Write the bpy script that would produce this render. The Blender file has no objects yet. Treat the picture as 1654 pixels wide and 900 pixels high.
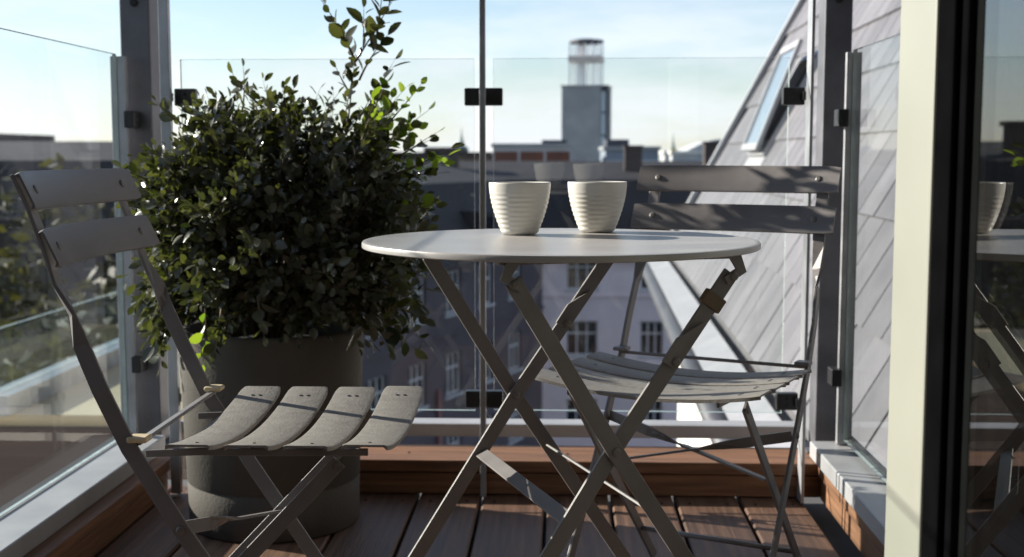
import bpy, math, random
from mathutils import Vector, Matrix, Quaternion, noise
random.seed(7)
S = bpy.context.scene
COL = S.collection
R = math.radians

# ------------------------------------------------------------------ camera
cam = bpy.data.cameras.new('camera'); cam_o = bpy.data.objects.new('camera', cam); COL.objects.link(cam_o)
cam.sensor_width = 36; cam.lens = 36*2000/1654; cam.clip_start = .05; cam.clip_end = 6000
cam_o.location = (0, 0, .838)
cam_o.rotation_euler = (R(90-5.71), 0, R(2.23))
cam.dof.use_dof = True; cam.dof.focus_distance = 1.8; cam.dof.aperture_fstop = 6.3
S.camera = cam_o
# ------------------------------------------------------------------ sky and sun
SUN_AZ, SUN_EL = -70, 21.5          # degrees from +Y (negative: to the left), elevation
w = bpy.data.worlds.new('World'); S.world = w; w.use_nodes = True
nt = w.node_tree; N = nt.nodes; L = nt.links
for n in list(N): N.remove(n)
out = N.new('ShaderNodeOutputWorld'); bg = N.new('ShaderNodeBackground'); sky = N.new('ShaderNodeTexSky')
sky.sky_type = 'NISHITA'; sky.sun_disc = False
sky.sun_elevation = R(SUN_EL); sky.sun_rotation = R(SUN_AZ)
sky.air_density = 1.0; sky.dust_density = .15; sky.ozone_density = 3.0
bg.inputs[1].default_value = .080
tc = N.new('ShaderNodeTexCoord'); mp = N.new('ShaderNodeMapping'); mp.inputs['Scale'].default_value = (1.6, 1.6, 7)
L.new(tc.outputs['Generated'], mp.inputs[0])
nz = N.new('ShaderNodeTexNoise'); nz.inputs['Scale'].default_value = 3.0; nz.inputs['Detail'].default_value = 7; nz.inputs['Roughness'].default_value = .58
L.new(mp.outputs[0], nz.inputs[0])
cr = N.new('ShaderNodeValToRGB'); cr.color_ramp.elements[0].color = (.40, .40, .40, 1); cr.color_ramp.elements[0].position = .42; cr.color_ramp.elements[1].position = .62
L.new(nz.outputs[0], cr.inputs[0])
sp = N.new('ShaderNodeSeparateXYZ'); L.new(tc.outputs['Generated'], sp.inputs[0])
ew = N.new('ShaderNodeMapRange'); ew.inputs[1].default_value = .0; ew.inputs[2].default_value = .16; ew.inputs[3].default_value = 1.0; ew.inputs[4].default_value = .30
L.new(sp.outputs[2], ew.inputs[0])
mu = N.new('ShaderNodeMath'); mu.operation = 'MULTIPLY'; L.new(cr.outputs[0], mu.inputs[0]); L.new(ew.outputs[0], mu.inputs[1])
mx = N.new('ShaderNodeMix'); mx.data_type = 'RGBA'; L.new(mu.outputs[0], mx.inputs[0]); L.new(sky.outputs[0], mx.inputs[6])
mx.inputs[7].default_value = (6.9, 7.1, 7.6, 1)
L.new(mx.outputs[2], bg.inputs[0]); L.new(bg.outputs[0], out.inputs[0])
sd = bpy.data.lights.new('sun', 'SUN'); sd.energy = 5.0; sd.angle = R(.5); sd.color = (1, .93, .82)
so = bpy.data.objects.new('sun', sd); COL.objects.link(so); so.location = (-20, 10, 12)
to_sun = Vector((math.sin(R(SUN_AZ))*math.cos(R(SUN_EL)), math.cos(R(SUN_AZ))*math.cos(R(SUN_EL)), math.sin(R(SUN_EL))))
so.rotation_euler = to_sun.to_track_quat('Z', 'Y').to_euler()
S.view_settings.view_transform = 'Standard'; S.view_settings.look = 'None'
S.view_settings.exposure = 1.0; S.view_settings.gamma = 1; S.view_settings.use_curve_mapping = False
S.render.engine = 'CYCLES'
S.cycles.transparent_max_bounces = 24; S.cycles.max_bounces = 8
S.render.resolution_x = 1024; S.render.resolution_y = 557

# ------------------------------------------------------------------ materials
MATS = {}
def mat(name, color, rough=.5, metal=0, var=.12, scale=8, bump=0, bscale=60, spec=.5, rnd=0, stretch=None, island=0, coords='Object', detail=5, ramp=(.3, .7)):
    """principled surface with noise-driven colour variation, optional bump and per-object / per-island variation"""
    m = bpy.data.materials.new(name); m.use_nodes = True; MATS[name] = m
    t = m.node_tree; n = t.nodes; l = t.links
    b = n['Principled BSDF']; b.inputs['Roughness'].default_value = rough; b.inputs['Metallic'].default_value = metal
    b.inputs['Specular IOR Level'].default_value = spec
    c = n.new('ShaderNodeTexCoord'); mpn = n.new('ShaderNodeMapping'); l.new(c.outputs[coords], mpn.inputs[0])
    if stretch: mpn.inputs['Scale'].default_value = stretch
    if rnd:
        oi = n.new('ShaderNodeObjectInfo'); l.new(oi.outputs['Random'], mpn.inputs['Location'])
        mm = n.new('ShaderNodeVectorMath'); mm.operation = 'SCALE'; mm.inputs['Scale'].default_value = 37
        cc = n.new('ShaderNodeCombineXYZ'); [l.new(oi.outputs['Random'], cc.inputs[i]) for i in range(3)]
        l.new(cc.outputs[0], mm.inputs[0]); l.new(mm.outputs[0], mpn.inputs['Location'])
    no = n.new('ShaderNodeTexNoise'); no.inputs['Scale'].default_value = scale; no.inputs['Detail'].default_value = detail
    l.new(mpn.outputs[0], no.inputs[0])
    rp = n.new('ShaderNodeValToRGB'); rp.color_ramp.elements[0].position, rp.color_ramp.elements[1].position = ramp
    rp.color_ramp.elements[0].color = [max(0, x*(1-var)) for x in color]+[1]
    rp.color_ramp.elements[1].color = [min(1, x*(1+var)) for x in color]+[1]
    l.new(no.outputs[0], rp.inputs[0]); src = rp.outputs[0]
    for amount, kind in ((rnd, 'o'), (island, 'i')):
        if not amount: continue
        g = n.new('ShaderNodeObjectInfo').outputs['Random'] if kind == 'o' else n.new('ShaderNodeNewGeometry').outputs['Random Per Island']
        mr = n.new('ShaderNodeMapRange'); mr.inputs[3].default_value = 1-amount; mr.inputs[4].default_value = 1+amount; l.new(g, mr.inputs[0])
        hs = n.new('ShaderNodeHueSaturation'); l.new(mr.outputs[0], hs.inputs['Value']); l.new(src, hs.inputs['Color']); src = hs.outputs[0]
    l.new(src, b.inputs['Base Color'])
    rr = n.new('ShaderNodeMapRange'); rr.inputs[3].default_value = max(.02, rough-.08); rr.inputs[4].default_value = min(1, rough+.1)
    l.new(no.outputs[0], rr.inputs[0]); l.new(rr.outputs[0], b.inputs['Roughness'])
    if bump:
        nb = n.new('ShaderNodeTexNoise'); nb.inputs['Scale'].default_value = bscale; nb.inputs['Detail'].default_value = 4; l.new(mpn.outputs[0], nb.inputs[0])
        bp = n.new('ShaderNodeBump'); bp.inputs['Strength'].default_value = bump; bp.inputs['Distance'].default_value = .003
        l.new(nb.outputs[0], bp.inputs['Height']); l.new(bp.outputs[0], b.inputs['Normal'])
    return m

def glass_mat(name, tint=(.97, .985, .98), base=.045, rough=0.0, dirt=.006, top=.38):
    """thin pane: see-through with a Fresnel-like mirror reflection and a trace of dust"""
    m = bpy.data.materials.new(name); m.use_nodes = True; MATS[name] = m
    t = m.node_tree; n = t.nodes; l = t.links; n.remove(n['Principled BSDF']); o = n['Material Output']
    tr = n.new('ShaderNodeBsdfTransparent'); tr.inputs[0].default_value = tint+(1,)
    gl = n.new('ShaderNodeBsdfGlossy'); gl.inputs['Roughness'].default_value = rough
    lw = n.new('ShaderNodeLayerWeight'); lw.inputs[0].default_value = .5
    pw = n.new('ShaderNodeMath'); pw.operation = 'POWER'; pw.inputs[1].default_value = 5; l.new(lw.outputs['Facing'], pw.inputs[0])
    mr = n.new('ShaderNodeMapRange'); mr.inputs[3].default_value = base; mr.inputs[4].default_value = top; l.new(pw.outputs[0], mr.inputs[0])
    m1 = n.new('ShaderNodeMixShader'); l.new(mr.outputs[0], m1.inputs[0]); l.new(tr.outputs[0], m1.inputs[1]); l.new(gl.outputs[0], m1.inputs[2])
    df = n.new('ShaderNodeBsdfDiffuse'); df.inputs[0].default_value = (.7, .7, .7, 1)
    c = n.new('ShaderNodeTexCoord'); no = n.new('ShaderNodeTexNoise'); no.inputs['Scale'].default_value = 5; no.inputs['Detail'].default_value = 8
    l.new(c.outputs['Object'], no.inputs[0])
    d = n.new('ShaderNodeMapRange'); d.inputs[1].default_value = .35; d.inputs[2].default_value = .8; d.inputs[3].default_value = dirt*.3; d.inputs[4].default_value = dirt*2; l.new(no.outputs[0], d.inputs[0])
    m2 = n.new('ShaderNodeMixShader'); l.new(d.outputs[0], m2.inputs[0]); l.new(m1.outputs[0], m2.inputs[1]); l.new(df.outputs[0], m2.inputs[2])
    l.new(m2.outputs[0], o.inputs[0])
    return m

def leaf_mat(name, c0, c1, trans=.35, rough=.38):
    m = bpy.data.materials.new(name); m.use_nodes = True; MATS[name] = m
    t = m.node_tree; n = t.nodes; l = t.links; b = n['Principled BSDF']; o = n['Material Output']
    g = n.new('ShaderNodeNewGeometry'); oi = n.new('ShaderNodeObjectInfo')
    ad = n.new('ShaderNodeMath'); ad.operation = 'ADD'; l.new(g.outputs['Random Per Island'], ad.inputs[0]); l.new(oi.outputs['Random'], ad.inputs[1])
    fr = n.new('ShaderNodeMath'); fr.operation = 'FRACT'; l.new(ad.outputs[0], fr.inputs[0])
    rp = n.new('ShaderNodeValToRGB'); rp.color_ramp.elements[0].color = c0+(1,); rp.color_ramp.elements[1].color = c1+(1,); l.new(fr.outputs[0], rp.inputs[0])
    under = n.new('ShaderNodeMix'); under.data_type = 'RGBA'; l.new(g.outputs['Backfacing'], under.inputs[0]); l.new(rp.outputs[0], under.inputs[6])
    under.inputs[7].default_value = (c1[0]*1.5, c1[1]*1.35, c1[2]*1.9, 1)
    l.new(under.outputs[2], b.inputs['Base Color']); b.inputs['Roughness'].default_value = rough; b.inputs['Specular IOR Level'].default_value = .5
    ts = n.new('ShaderNodeBsdfTranslucent')
    tm = n.new('ShaderNodeMix'); tm.data_type = 'RGBA'; tm.blend_type = 'MULTIPLY'; tm.inputs[0].default_value = 1; l.new(rp.outputs[0], tm.inputs[6]); tm.inputs[7].default_value = (2.6, 2.6, .9, 1)
    l.new(tm.outputs[2], ts.inputs[0])
    mxs = n.new('ShaderNodeMixShader'); mxs.inputs[0].default_value = trans; l.new(b.outputs[0], mxs.inputs[1]); l.new(ts.outputs[0], mxs.inputs[2]); l.new(mxs.outputs[0], o.inputs[0])
    return m

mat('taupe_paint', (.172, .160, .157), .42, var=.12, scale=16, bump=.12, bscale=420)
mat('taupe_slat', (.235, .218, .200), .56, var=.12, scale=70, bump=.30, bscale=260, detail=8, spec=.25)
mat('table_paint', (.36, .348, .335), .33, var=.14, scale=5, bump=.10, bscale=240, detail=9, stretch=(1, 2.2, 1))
mat('rivet', (.17, .16, .15), .45, metal=.2, var=.2, scale=80)
mat('brass', (.50, .30, .12), .3, metal=.9, var=.2, scale=80)
mat('rubber_cream', (.62, .50, .32), .6, var=.15, scale=40)
mat('rubber_brown', (.13, .095, .06), .6, var=.15, scale=40)
mat('ceramic', (.66, .645, .59), .30, var=.05, scale=14)
mat('galvanised', (.40, .41, .43), .42, metal=.55, var=.22, scale=11, bump=.05, bscale=90)
mat('galvanised_dark', (.13, .13, .145), .5, metal=.4, var=.3, scale=9, bump=.08, bscale=80)
mat('zinc_sill', (.40, .405, .415), .5, metal=.2, var=.10, scale=9, bump=.06, bscale=60)
mat('black_plastic', (.018, .018, .020), .4, var=.15, scale=30)
mat('black_gasket', (.012, .012, .013), .65, var=.2, scale=30)
mat('glass_edge', (.42, .50, .48), .25, var=.1, scale=20)
mat('deck_wood', (.145, .080, .050), .55, var=.42, scale=5, bump=.5, bscale=26, rnd=.22, stretch=(14, .55, 14), detail=8)
mat('kerb_wood', (.215, .105, .052), .55, var=.40, scale=5, bump=.4, bscale=22, rnd=.12, stretch=(.7, 16, 16), detail=8)
mat('kerb_wood_along', (.215, .105, .052), .55, var=.40, scale=5, bump=.4, bscale=22, rnd=.12, stretch=(16, .7, 16), detail=8)
mat('screw', (.05, .04, .035), .5, metal=.5)
mat('pot_concrete', (.078, .067, .054), .8, var=.16, scale=7, bump=.3, bscale=140)
mat('soil', (.03, .022, .015), .95, var=.4, scale=40, bump=.8)
mat('bark', (.10, .075, .05), .8, var=.3, scale=40, bump=.4)
mat('twig', (.12, .09, .05), .7, var=.3, scale=60)
leaf_mat('leaf_green', (.013, .019, .009), (.064, .072, .037), .26, .22)
leaf_mat('leaf_young', (.060, .105, .018), (.13, .175, .034), .5, .38)
mat('cream_frame', (.27, .278, .238), .45, var=.03, scale=6)
mat('dark_frame', (.0035, .0035, .004), .7, var=.2, scale=20, spec=0)
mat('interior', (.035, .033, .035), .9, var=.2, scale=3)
mat('slate_clad', (.08, .08, .086), .7, var=.2, scale=6, bump=.3)
mat('slate', (.130, .126, .136), .55, var=.16, scale=5, bump=.3, bscale=50, rnd=.16, island=.16)
mat('roof_under', (.10, .10, .105), .9, var=.2, scale=4)
mat('gutter_zinc', (.36, .36, .37), .5, metal=.1, var=.08, scale=6)
mat('gutter_dark', (.09, .09, .10), .5, metal=.3, var=.2, scale=6)
mat('white_render', (.80, .77, .71), .85, var=.05, scale=2, bump=.2)
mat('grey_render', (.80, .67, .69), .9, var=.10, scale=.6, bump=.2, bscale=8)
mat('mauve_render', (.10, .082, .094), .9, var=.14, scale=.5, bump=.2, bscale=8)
mat('brown_render', (.085, .065, .06), .9, var=.2, scale=.4)
mat('dark_roof', (.024, .022, .026), .75, var=.35, scale=.7, bump=.3, bscale=6)
mat('window_white', (.62, .60, .60), .5, var=.05, scale=3)
mat('window_pane', (.022, .022, .028), .08, var=.2, scale=.5)
mat('red_pipe', (.26, .11, .10), .5, var=.15, scale=4)
mat('tower_concrete', (.33, .34, .35), .9, var=.22, scale=.35, bump=.2, bscale=3)
mat('tower_glass', (.55, .66, .74), .15, var=.1, scale=.2)
mat('sky_pane', (.22, .27, .33), .1, var=.1, scale=.5)
mat('tower_steel', (.78, .80, .82), .5, var=.1, scale=1)
mat('tower_cap', (.05, .055, .075), .6, var=.2, scale=1)
mat('tower_band', (.68, .62, .56), .7, var=.1, scale=1)
mat('pale_concrete', (.50, .51, .53), .85, var=.10, scale=.3)
mat('blue_grey', (.25, .29, .35), .8, var=.15, scale=.3)
mat('brick_red', (.16, .07, .048), .85, var=.2, scale=.6)
mat('gold', (.65, .42, .10), .35, metal=.6, var=.1, scale=2)
mat('copper_green', (.16, .24, .23), .7, var=.2, scale=1)
mat('ground_mat', (.09, .085, .08), .95, var=.3, scale=.05)
mat('asphalt', (.055, .053, .055), .9, var=.25, scale=.3)
mat('terrace_sand', (.47, .39, .26), .9, var=.12, scale=1.5, bump=.3)
mat('tree_bark', (.06, .045, .03), .9, var=.3, scale=5)
leaf_mat('tree_leaf', (.016, .018, .010), (.055, .055, .022), .2, .6)
glass_mat('clear_glass')
glass_mat('side_glass', base=.03, dirt=.002, top=.20)
glass_mat('door_glass', tint=(.55, .55, .55), base=.20, dirt=.002, top=1)
glass_mat('green_glass', tint=(.80, .86, .85), base=.05)

# ------------------------------------------------------------------ mesh helpers
class MB:
    def __init__(s): s.v = []; s.f = []; s.mi = []
    def add(s, vs, fs, mi=0):
        o = len(s.v); s.v += [Vector(p) for p in vs]; s.f += [tuple(i+o for i in q) for q in fs]; s.mi += [mi]*len(fs); return s
    def box(s, a, b, mi=0):
        x0, x1 = sorted((a[0], b[0])); y0, y1 = sorted((a[1], b[1])); z0, z1 = sorted((a[2], b[2]))
        return s.add([(x0,y0,z0),(x1,y0,z0),(x1,y1,z0),(x0,y1,z0),(x0,y0,z1),(x1,y0,z1),(x1,y1,z1),(x0,y1,z1)],
                     [(3,2,1,0),(4,5,6,7),(0,1,5,4),(1,2,6,5),(2,3,7,6),(3,0,4,7)], mi)
    def sweep(s, pts, wv, wid, thk, mi=0):
        """flat bar along pts; wv = width direction(s), wid across wv, thk across the other"""
        pts = [Vector(p) for p in pts]; n = len(pts)
        if not isinstance(wv, list): wv = [wv]*n
        if not isinstance(wid, (list, tuple)): wid = [wid]*n
        if not isinstance(thk, (list, tuple)): thk = [thk]*n
        vs = []; fs = []
        for i, p in enumerate(pts):
            T = (pts[min(i+1, n-1)]-pts[max(i-1, 0)]).normalized(); W = Vector(wv[i]); W = (W-T*W.dot(T)).normalized(); Q = T.cross(W)
            a, b = W*wid[i]/2, Q*thk[i]/2
            vs += [p-a-b, p+a-b, p+a+b, p-a+b]
        for i in range(n-1):
            for k in range(4): fs.append((i*4+k, i*4+(k+1) % 4, i*4+4+(k+1) % 4, i*4+4+k))
        fs += [(3,2,1,0), tuple((n-1)*4+k for k in range(4))]
        return s.add(vs, fs, mi)
    def tube(s, pts, rad, seg=8, mi=0, cap=True):
        pts = [Vector(p) for p in pts]; n = len(pts)
        if not isinstance(rad, (list, tuple)): rad = [rad]*n
        vs = []; fs = []; ref = Vector((.31, .17, .93))
        for i, p in enumerate(pts):
            T = (pts[min(i+1, n-1)]-pts[max(i-1, 0)]).normalized()
            U = T.cross(ref if abs(T.dot(ref)) < .97 else Vector((1,0,0))).normalized(); V = T.cross(U)
            vs += [p+(U*math.cos(a)+V*math.sin(a))*rad[i] for a in [2*math.pi*k/seg for k in range(seg)]]
        for i in range(n-1):
            for k in range(seg): fs.append((i*seg+k, i*seg+(k+1) % seg, (i+1)*seg+(k+1) % seg, (i+1)*seg+k))
        if cap: fs += [tuple(reversed(range(seg))), tuple((n-1)*seg+k for k in range(seg))]
        return s.add(vs, fs, mi)
    def lathe(s, prof, seg=48, c=(0,0,0), mi=0):
        vs = []; fs = []; n = len(prof)
        for r, z in prof: vs += [(c[0]+r*math.cos(2*math.pi*k/seg), c[1]+r*math.sin(2*math.pi*k/seg), c[2]+z) for k in range(seg)]
        for i in range(n-1):
            for k in range(seg): fs.append((i*seg+k, i*seg+(k+1) % seg, (i+1)*seg+(k+1) % seg, (i+1)*seg+k))
        fs += [tuple(reversed(range(seg))), tuple((n-1)*seg+k for k in range(seg))]
        return s.add(vs, fs, mi)
    def mesh(s, name, mats, smooth=False, bevel=0):
        me = bpy.data.meshes.new(name); me.from_pydata([tuple(p) for p in s.v], [], s.f)
        for m in (mats if isinstance(mats, (list, tuple)) else [mats]): me.materials.append(MATS[m])
        me.polygons.foreach_set('material_index', s.mi)
        if smooth: me.polygons.foreach_set('use_smooth', [True]*len(s.f))
        me.update(); return me
    def build(s, name, mats, parent=None, smooth=False, bevel=0, seg=2, loc=None, auto=None):
        o = bpy.data.objects.new(name, s.mesh(name, mats, smooth)); COL.objects.link(o)
        if parent: o.parent = parent
        if loc is not None: o.location = loc
        if bevel:
            b = o.modifiers.new('bevel', 'BEVEL'); b.width = bevel; b.segments = seg; b.limit_method = 'ANGLE'; b.angle_limit = R(40)
        if auto:
            o.data.set_sharp_from_angle(angle=R(auto))
        return o
def link(name, me, parent=None, loc=None, rot=None, mw=None):
    o = bpy.data.objects.new(name, me); COL.objects.link(o); o.parent = parent
    if loc is not None: o.location = loc
    if rot is not None: o.rotation_euler = rot
    if mw is not None: o.matrix_local = mw
    return o
def tag(o, label=None, cat=None, group=None, kind=None):
    if label: o['label'] = label
    if cat: o['category'] = cat
    if group: o['group'] = group
    if kind: o['kind'] = kind
    return o
def thing(name, label, cat, loc=(0,0,0), rz=0, group=None):
    o = bpy.data.objects.new(name, None); COL.objects.link(o); o.empty_display_size = .05
    o.location = loc; o.rotation_euler = (0, 0, rz); return tag(o, label, cat, group)
def copy_tree(o, parent=None):
    c = o.copy(); COL.objects.link(c); c.parent = parent
    for ch in o.children: copy_tree(ch, c)
    return c

# ================================================================== SETTING
g = MB(); g.add([(-900,-900,-14),(900,-900,-14),(900,900,-14),(-900,900,-14)], [(0,1,2,3)])
tag(g.build('ground', 'ground_mat'), kind='structure')
g = MB(); g.add([(-30,14,-13.99),(8,14,-13.99),(8,58,-13.99),(-30,58,-13.99)], [(0,1,2,3)])
tag(g.build('courtyard', 'asphalt'), kind='structure')

# ---- our own house under and around the balcony
h = thing('house', 'grey slate clad house wall beside and behind the roof balcony', 'house', (0, 0, -14))
def hp(name, a, b, m, **k):
    q = MB(); q.box((a[0],a[1],a[2]+14), (b[0],b[1],b[2]+14)); return q.build(name, m, h, **k)
hp('lower_wall', (-1.16, -6, -14), (.98, 3.26, -.13), 'white_render')
hp('side_wall', (.395, -.5, -.126), (2.6, -.42, 2.7), 'slate_clad')
hp('added_shade_wall', (-1.36, -.518, -.126), (-1.21, .95, 2.355), 'slate_clad')  # unseen side wall, added to keep sky light off the camera-facing surfaces
hp('rear_wall', (-1.5, -.62, -.126), (2.6, -.52, 2.7), 'slate_clad')
hp('added_shade_roof', (-1.5, -.515, 2.36), (.80, 3.24, 2.5), 'slate_clad')  # unseen roof slab, added to block overhead sky light and deepen the shade
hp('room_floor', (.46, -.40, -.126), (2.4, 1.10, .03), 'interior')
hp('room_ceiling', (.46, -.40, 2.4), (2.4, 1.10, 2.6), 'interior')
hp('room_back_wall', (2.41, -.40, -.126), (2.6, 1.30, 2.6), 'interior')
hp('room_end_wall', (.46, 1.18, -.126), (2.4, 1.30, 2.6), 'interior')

# ---- deck
deck = thing('deck', None, None, (0, 0, 0)); tag(deck, kind='structure')
q = MB(); q.box((-1.165, -.5, -.125), (.985, 3.27, -.045)); q.build('joist_base', 'roof_under', deck)
PL = []
for v in range(3):
    q = MB(); q.box((-.0745, -1.78, -.026), (.0745, 1.78, 0)); PL.append(q.mesh('plank', 'deck_wood'))
scr = MB(); scr.lathe([(.0035, 0), (.0035, .0015), (.002, .002)], 8)
SCR = scr.mesh('screw', 'screw')
for k in range(-5, 7):
    x = -.347+.157*k+.0785
    if x < -1.06 or x > .66: continue
    o = link('plank', PL[k % 3], deck, (x, 1.27, random.uniform(-.001, .001)))
    o.modifiers.new('bevel', 'BEVEL').width = .004
    for sx in (-.045, .045):
        for y in (2.93, 2.42): link('screw', SCR, deck, (x+sx, y, .0012))

# ---- wooden kerbs round the deck (cap board + face board)
def kerb(label, x0, x1, y0, y1, inner, m, holes):
    """inner: which side faces the deck"""
    t = thing('wooden_kerb', label, 'kerb', ((x0+x1)/2, (y0+y1)/2, 0), 0, 'wooden kerbs round the deck')
    cx, cy = (x0+x1)/2, (y0+y1)/2
    a = MB(); a.box((x0-cx, y0-cy, .058), (x1-cx, y1-cy, .088)); a.build('cap_board', m, t, bevel=.003)
    b = MB()
    if inner == '-y': b.box((x0-cx+.003, y0-cy+.006, .002), (x1-cx-.003, y0-cy+.034, .055))
    if inner == '+x': b.box((x1-cx-.034, y0-cy+.003, .002), (x1-cx-.006, y1-cy-.003, .055))
    if inner == '-x': b.box((x0-cx+.006, y0-cy+.003, .002), (x0-cx+.034, y1-cy-.003, .055))
    b.build('face_board', m, t, bevel=.003)
    c = MB()
    if inner == '-y': c.box((x0-cx+.01, y1-cy-.04, .002), (x1-cx-.01, y1-cy-.01, .057))
    if inner == '+x': c.box((x0-cx+.01, y0-cy+.01, .002), (x0-cx+.04, y1-cy-.01, .057))
    if inner == '-x': c.box((x1-cx-.04, y0-cy+.01, .002), (x1-cx-.01, y1-cy-.01, .057))
    c.build('back_board', m, t)
    for hx, hy in holes: link('screw', SCR, t, (hx-cx, hy-cy, .0885))
    return t
kerb('long low timber kerb across the back of the deck', -.93, .72, 2.985, 3.155, '-y', 'kerb_wood', [(x, 3.06) for x in (-.5, -.38, .02, .12, .5)])
kerb('low timber kerb along the left side of the deck under the folding chair', -1.06, -.965, .2, 2.98, '+x', 'kerb_wood_along', [(-1.01, y) for y in (1.9, 2.35, 2.8)])
kerb('sunlit low timber kerb along the right side of the deck', .63, .715, 1.35, 2.982, '-x', 'kerb_wood_along', [(.67, y) for y in (2.2, 2.6)])

# ================================================================== BALUSTRADE
CL = MB(); CL.box((-.021, -.012, -.021), (.021, .012, .021)); WC = MB(); WC.box((-.046, -.013, -.021), (.046, .012, .021)); WCM = WC.mesh('clamp', 'black_plastic'); CL = MB(); CL.box((-.026, -.013, -.021), (.026, .012, .021)); CLM = CL.mesh('clamp', 'black_plastic')
BO = MB(); BO.lathe([(.0045, 0), (.0045, .002), (.003, .003)], 10); BOM = BO.mesh('bolt', 'black_gasket')
def clamp(parent, loc, rz=0, me=None):
    c = link('clamp', me or CLM, parent, loc, (0, 0, rz)); b = c.modifiers.new('bevel', 'BEVEL'); b.width = .003; b.segments = 2
    for sz in (-.008, .008): link('bolt', BOM, c, (0, -.012, sz), (R(90), 0, 0))
    return c
def pane(parent, a, b, ax, m='clear_glass'):
    """pane box between corners, ax = thin axis (0 or 1); faces glass, edges pale"""
    q = MB(); q.box(a, b)
    for i, f in enumerate(q.f):
        nrm = (q.v[f[1]]-q.v[f[0]]).cross(q.v[f[2]]-q.v[f[1]])
        q.mi[i] = 0 if abs(nrm[ax]) > .5*nrm.length else 1
    return q.build('glass_pane', [m, 'glass_edge'], parent)
bb = thing('glass_balustrade', 'clear glass balustrade across the back with three thin steel posts', 'balustrade', (-.18, 3.02, 0))
for x, wd in ((-.948, .024), (-.186, .014), (.584, .008)):
    q = MB(); q.box((x+.18-wd/2, -.088 if x > .3 else -.058, .003), (x+.18+wd/2, -.038, 2.35)); q.build('post', 'galvanised', bb, bevel=.0015)
pane(bb, (-.927+.18, .0, .206), (-.209+.18, .010, 1.069), 1)
po = pane(bb, (-.354, -.005, -.4315), (.354, .005, .4315), 1); po.location = (.191+.18, .005, .6375); po.rotation_euler = (R(.5), 0, R(-.85))
for x, me_ in ((-.913, CLM), (-.186, WCM), (.556, CLM)):
    for z in (.977, .237): clamp(bb, (x+.18, -.004, z), 0, me_)
for x in (-.948, -.186, .582):
    for z in (.977, .237):
        q = MB(); q.box((x+.18-.008, -.037, z-.010), (x+.18+.008, -.0175, z+.010)); q.build('bracket', 'black_plastic', bb)
q = MB(); q.box((-1.0+.18, .155, .104), (.625+.18, .165, .138)); q.box((-1.0+.18, .166, .128), (.625+.18, .225, .138)); q.build('bottom_rail', 'zinc_sill', bb, bevel=.002)

lb = thing('glass_balustrade', 'clear glass balustrade along the left side above a pale metal sill', 'balustrade', (-1.09, 1.5, 0))
pane(lb, (-.015, .0, .132), (-.005, 1.55, 1.085), 0, 'side_glass')
q = MB(); q.box((-.012, -.01, .088), (.088, 1.56, .128)); q.build('sill', 'zinc_sill', lb, bevel=.003)
q = MB(); q.box((-.035, -.01, .088), (-.016, 1.56, .131)); q.build('gasket', 'black_gasket', lb)
q = MB(); q.box((-.022, 1.552, .130), (.016, 1.570, 1.08)); q.build('end_bar', 'galvanised', lb, bevel=.0015)
for z in (.925, .31): clamp(lb, (.022, 1.572, z), R(90))
rb = thing('glass_balustrade', 'clear glass balustrade along the right side in front of the slates', 'balustrade', (.70, 2.2, 0))
pane(rb, (-.008, -.82, .145), (.002, .80, 1.085), 0)
q = MB(); q.box((-.078, -.86, .090), (.012, .85, .130)); q.build('sill', 'zinc_sill', rb, bevel=.003)
q = MB(); q.box((.006, -.86, .091), (.020, .85, .150)); q.build('gasket', 'black_gasket', rb)
q = MB(); q.box((-.022, .802, .132), (.014, .818, 1.08)); q.build('end_bar', 'galvanised', rb, bevel=.0015)
for z in (.925, .30): clamp(rb, (-.030, .81, z), R(90))
# corner columns
for x0, x1, lab in ((-1.102, -1.026, 'tall dark galvanised steel column at the left corner beside the bush'), (.645, .712, 'tall dark steel column at the right corner behind the folding chair')):
    t = thing('steel_column', lab, 'column', ((x0+x1)/2, 3.14, 0), 0, 'corner columns')
    wdt = (x1-x0)/2
    q = MB(); q.box((-wdt, -.04, .094), (wdt, .04, 2.35)); q.build('shaft', 'galvanised_dark', t, bevel=.004)
    q = MB(); q.box((-wdt-.02, -.052, .0885), (wdt+.02, .06, .0935)); q.build('base_plate', 'galvanised_dark', t)
    link('bolt', BOM, t, (0, -.041, 1.215), (R(90), 0, 0)).scale = (2.2, 2.2, 2.2)

# ================================================================== DOOR on the right
d = thing('glazed_door', 'cream and black framed glazed door standing at the right edge', 'door', (.37, 1.25, 0))
q = MB(); q.box((-.012, -.034, -.02), (.095, .094, 2.35)); q.build('outer_frame', 'cream_frame', d, bevel=.003)
q = MB(); q.box((-.0105, -.085, -.02), (.085, -.0345, 2.35)); q.build('inner_frame', 'dark_frame', d, bevel=.003)
q = MB(); q.box((-.004, -.104, -.02), (.080, -.0855, 2.35)); q.build('glazing_bead', 'dark_frame', d, bevel=.003)
pane(d, (.004, -1.62, .03), (.010, -.105, 2.35), 0, 'door_glass')
pane(d, (.026, -1.62, .03), (.032, -.105, 2.35), 0, 'door_glass')
q = MB(); q.box((.0, -1.62, -.02), (.08, -.105, .025)); q.build('threshold', 'dark_frame', d)

# ================================================================== PLANTER + BUSH
t = thing('planter', 'large round grey concrete planter holding the green bush', 'planter', (-.655, 2.77, 0))
prof = [(.150, .0), (.186, .0), (.192, .006), (.1945, .10), (.1925, .102), (.1925, .106), (.195, .108), (.207, .440), (.206, .448), (.200, .452), (.190, .450), (.186, .440), (.184, .40)]
q = MB(); q.lathe(prof, 72); q.build('pot', 'pot_concrete', t, smooth=True, auto=50)
q = MB(); q.lathe([(.185, .404), (.12, .415), (.02, .42)], 40); q.build('soil', 'soil', t, smooth=True)

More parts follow.
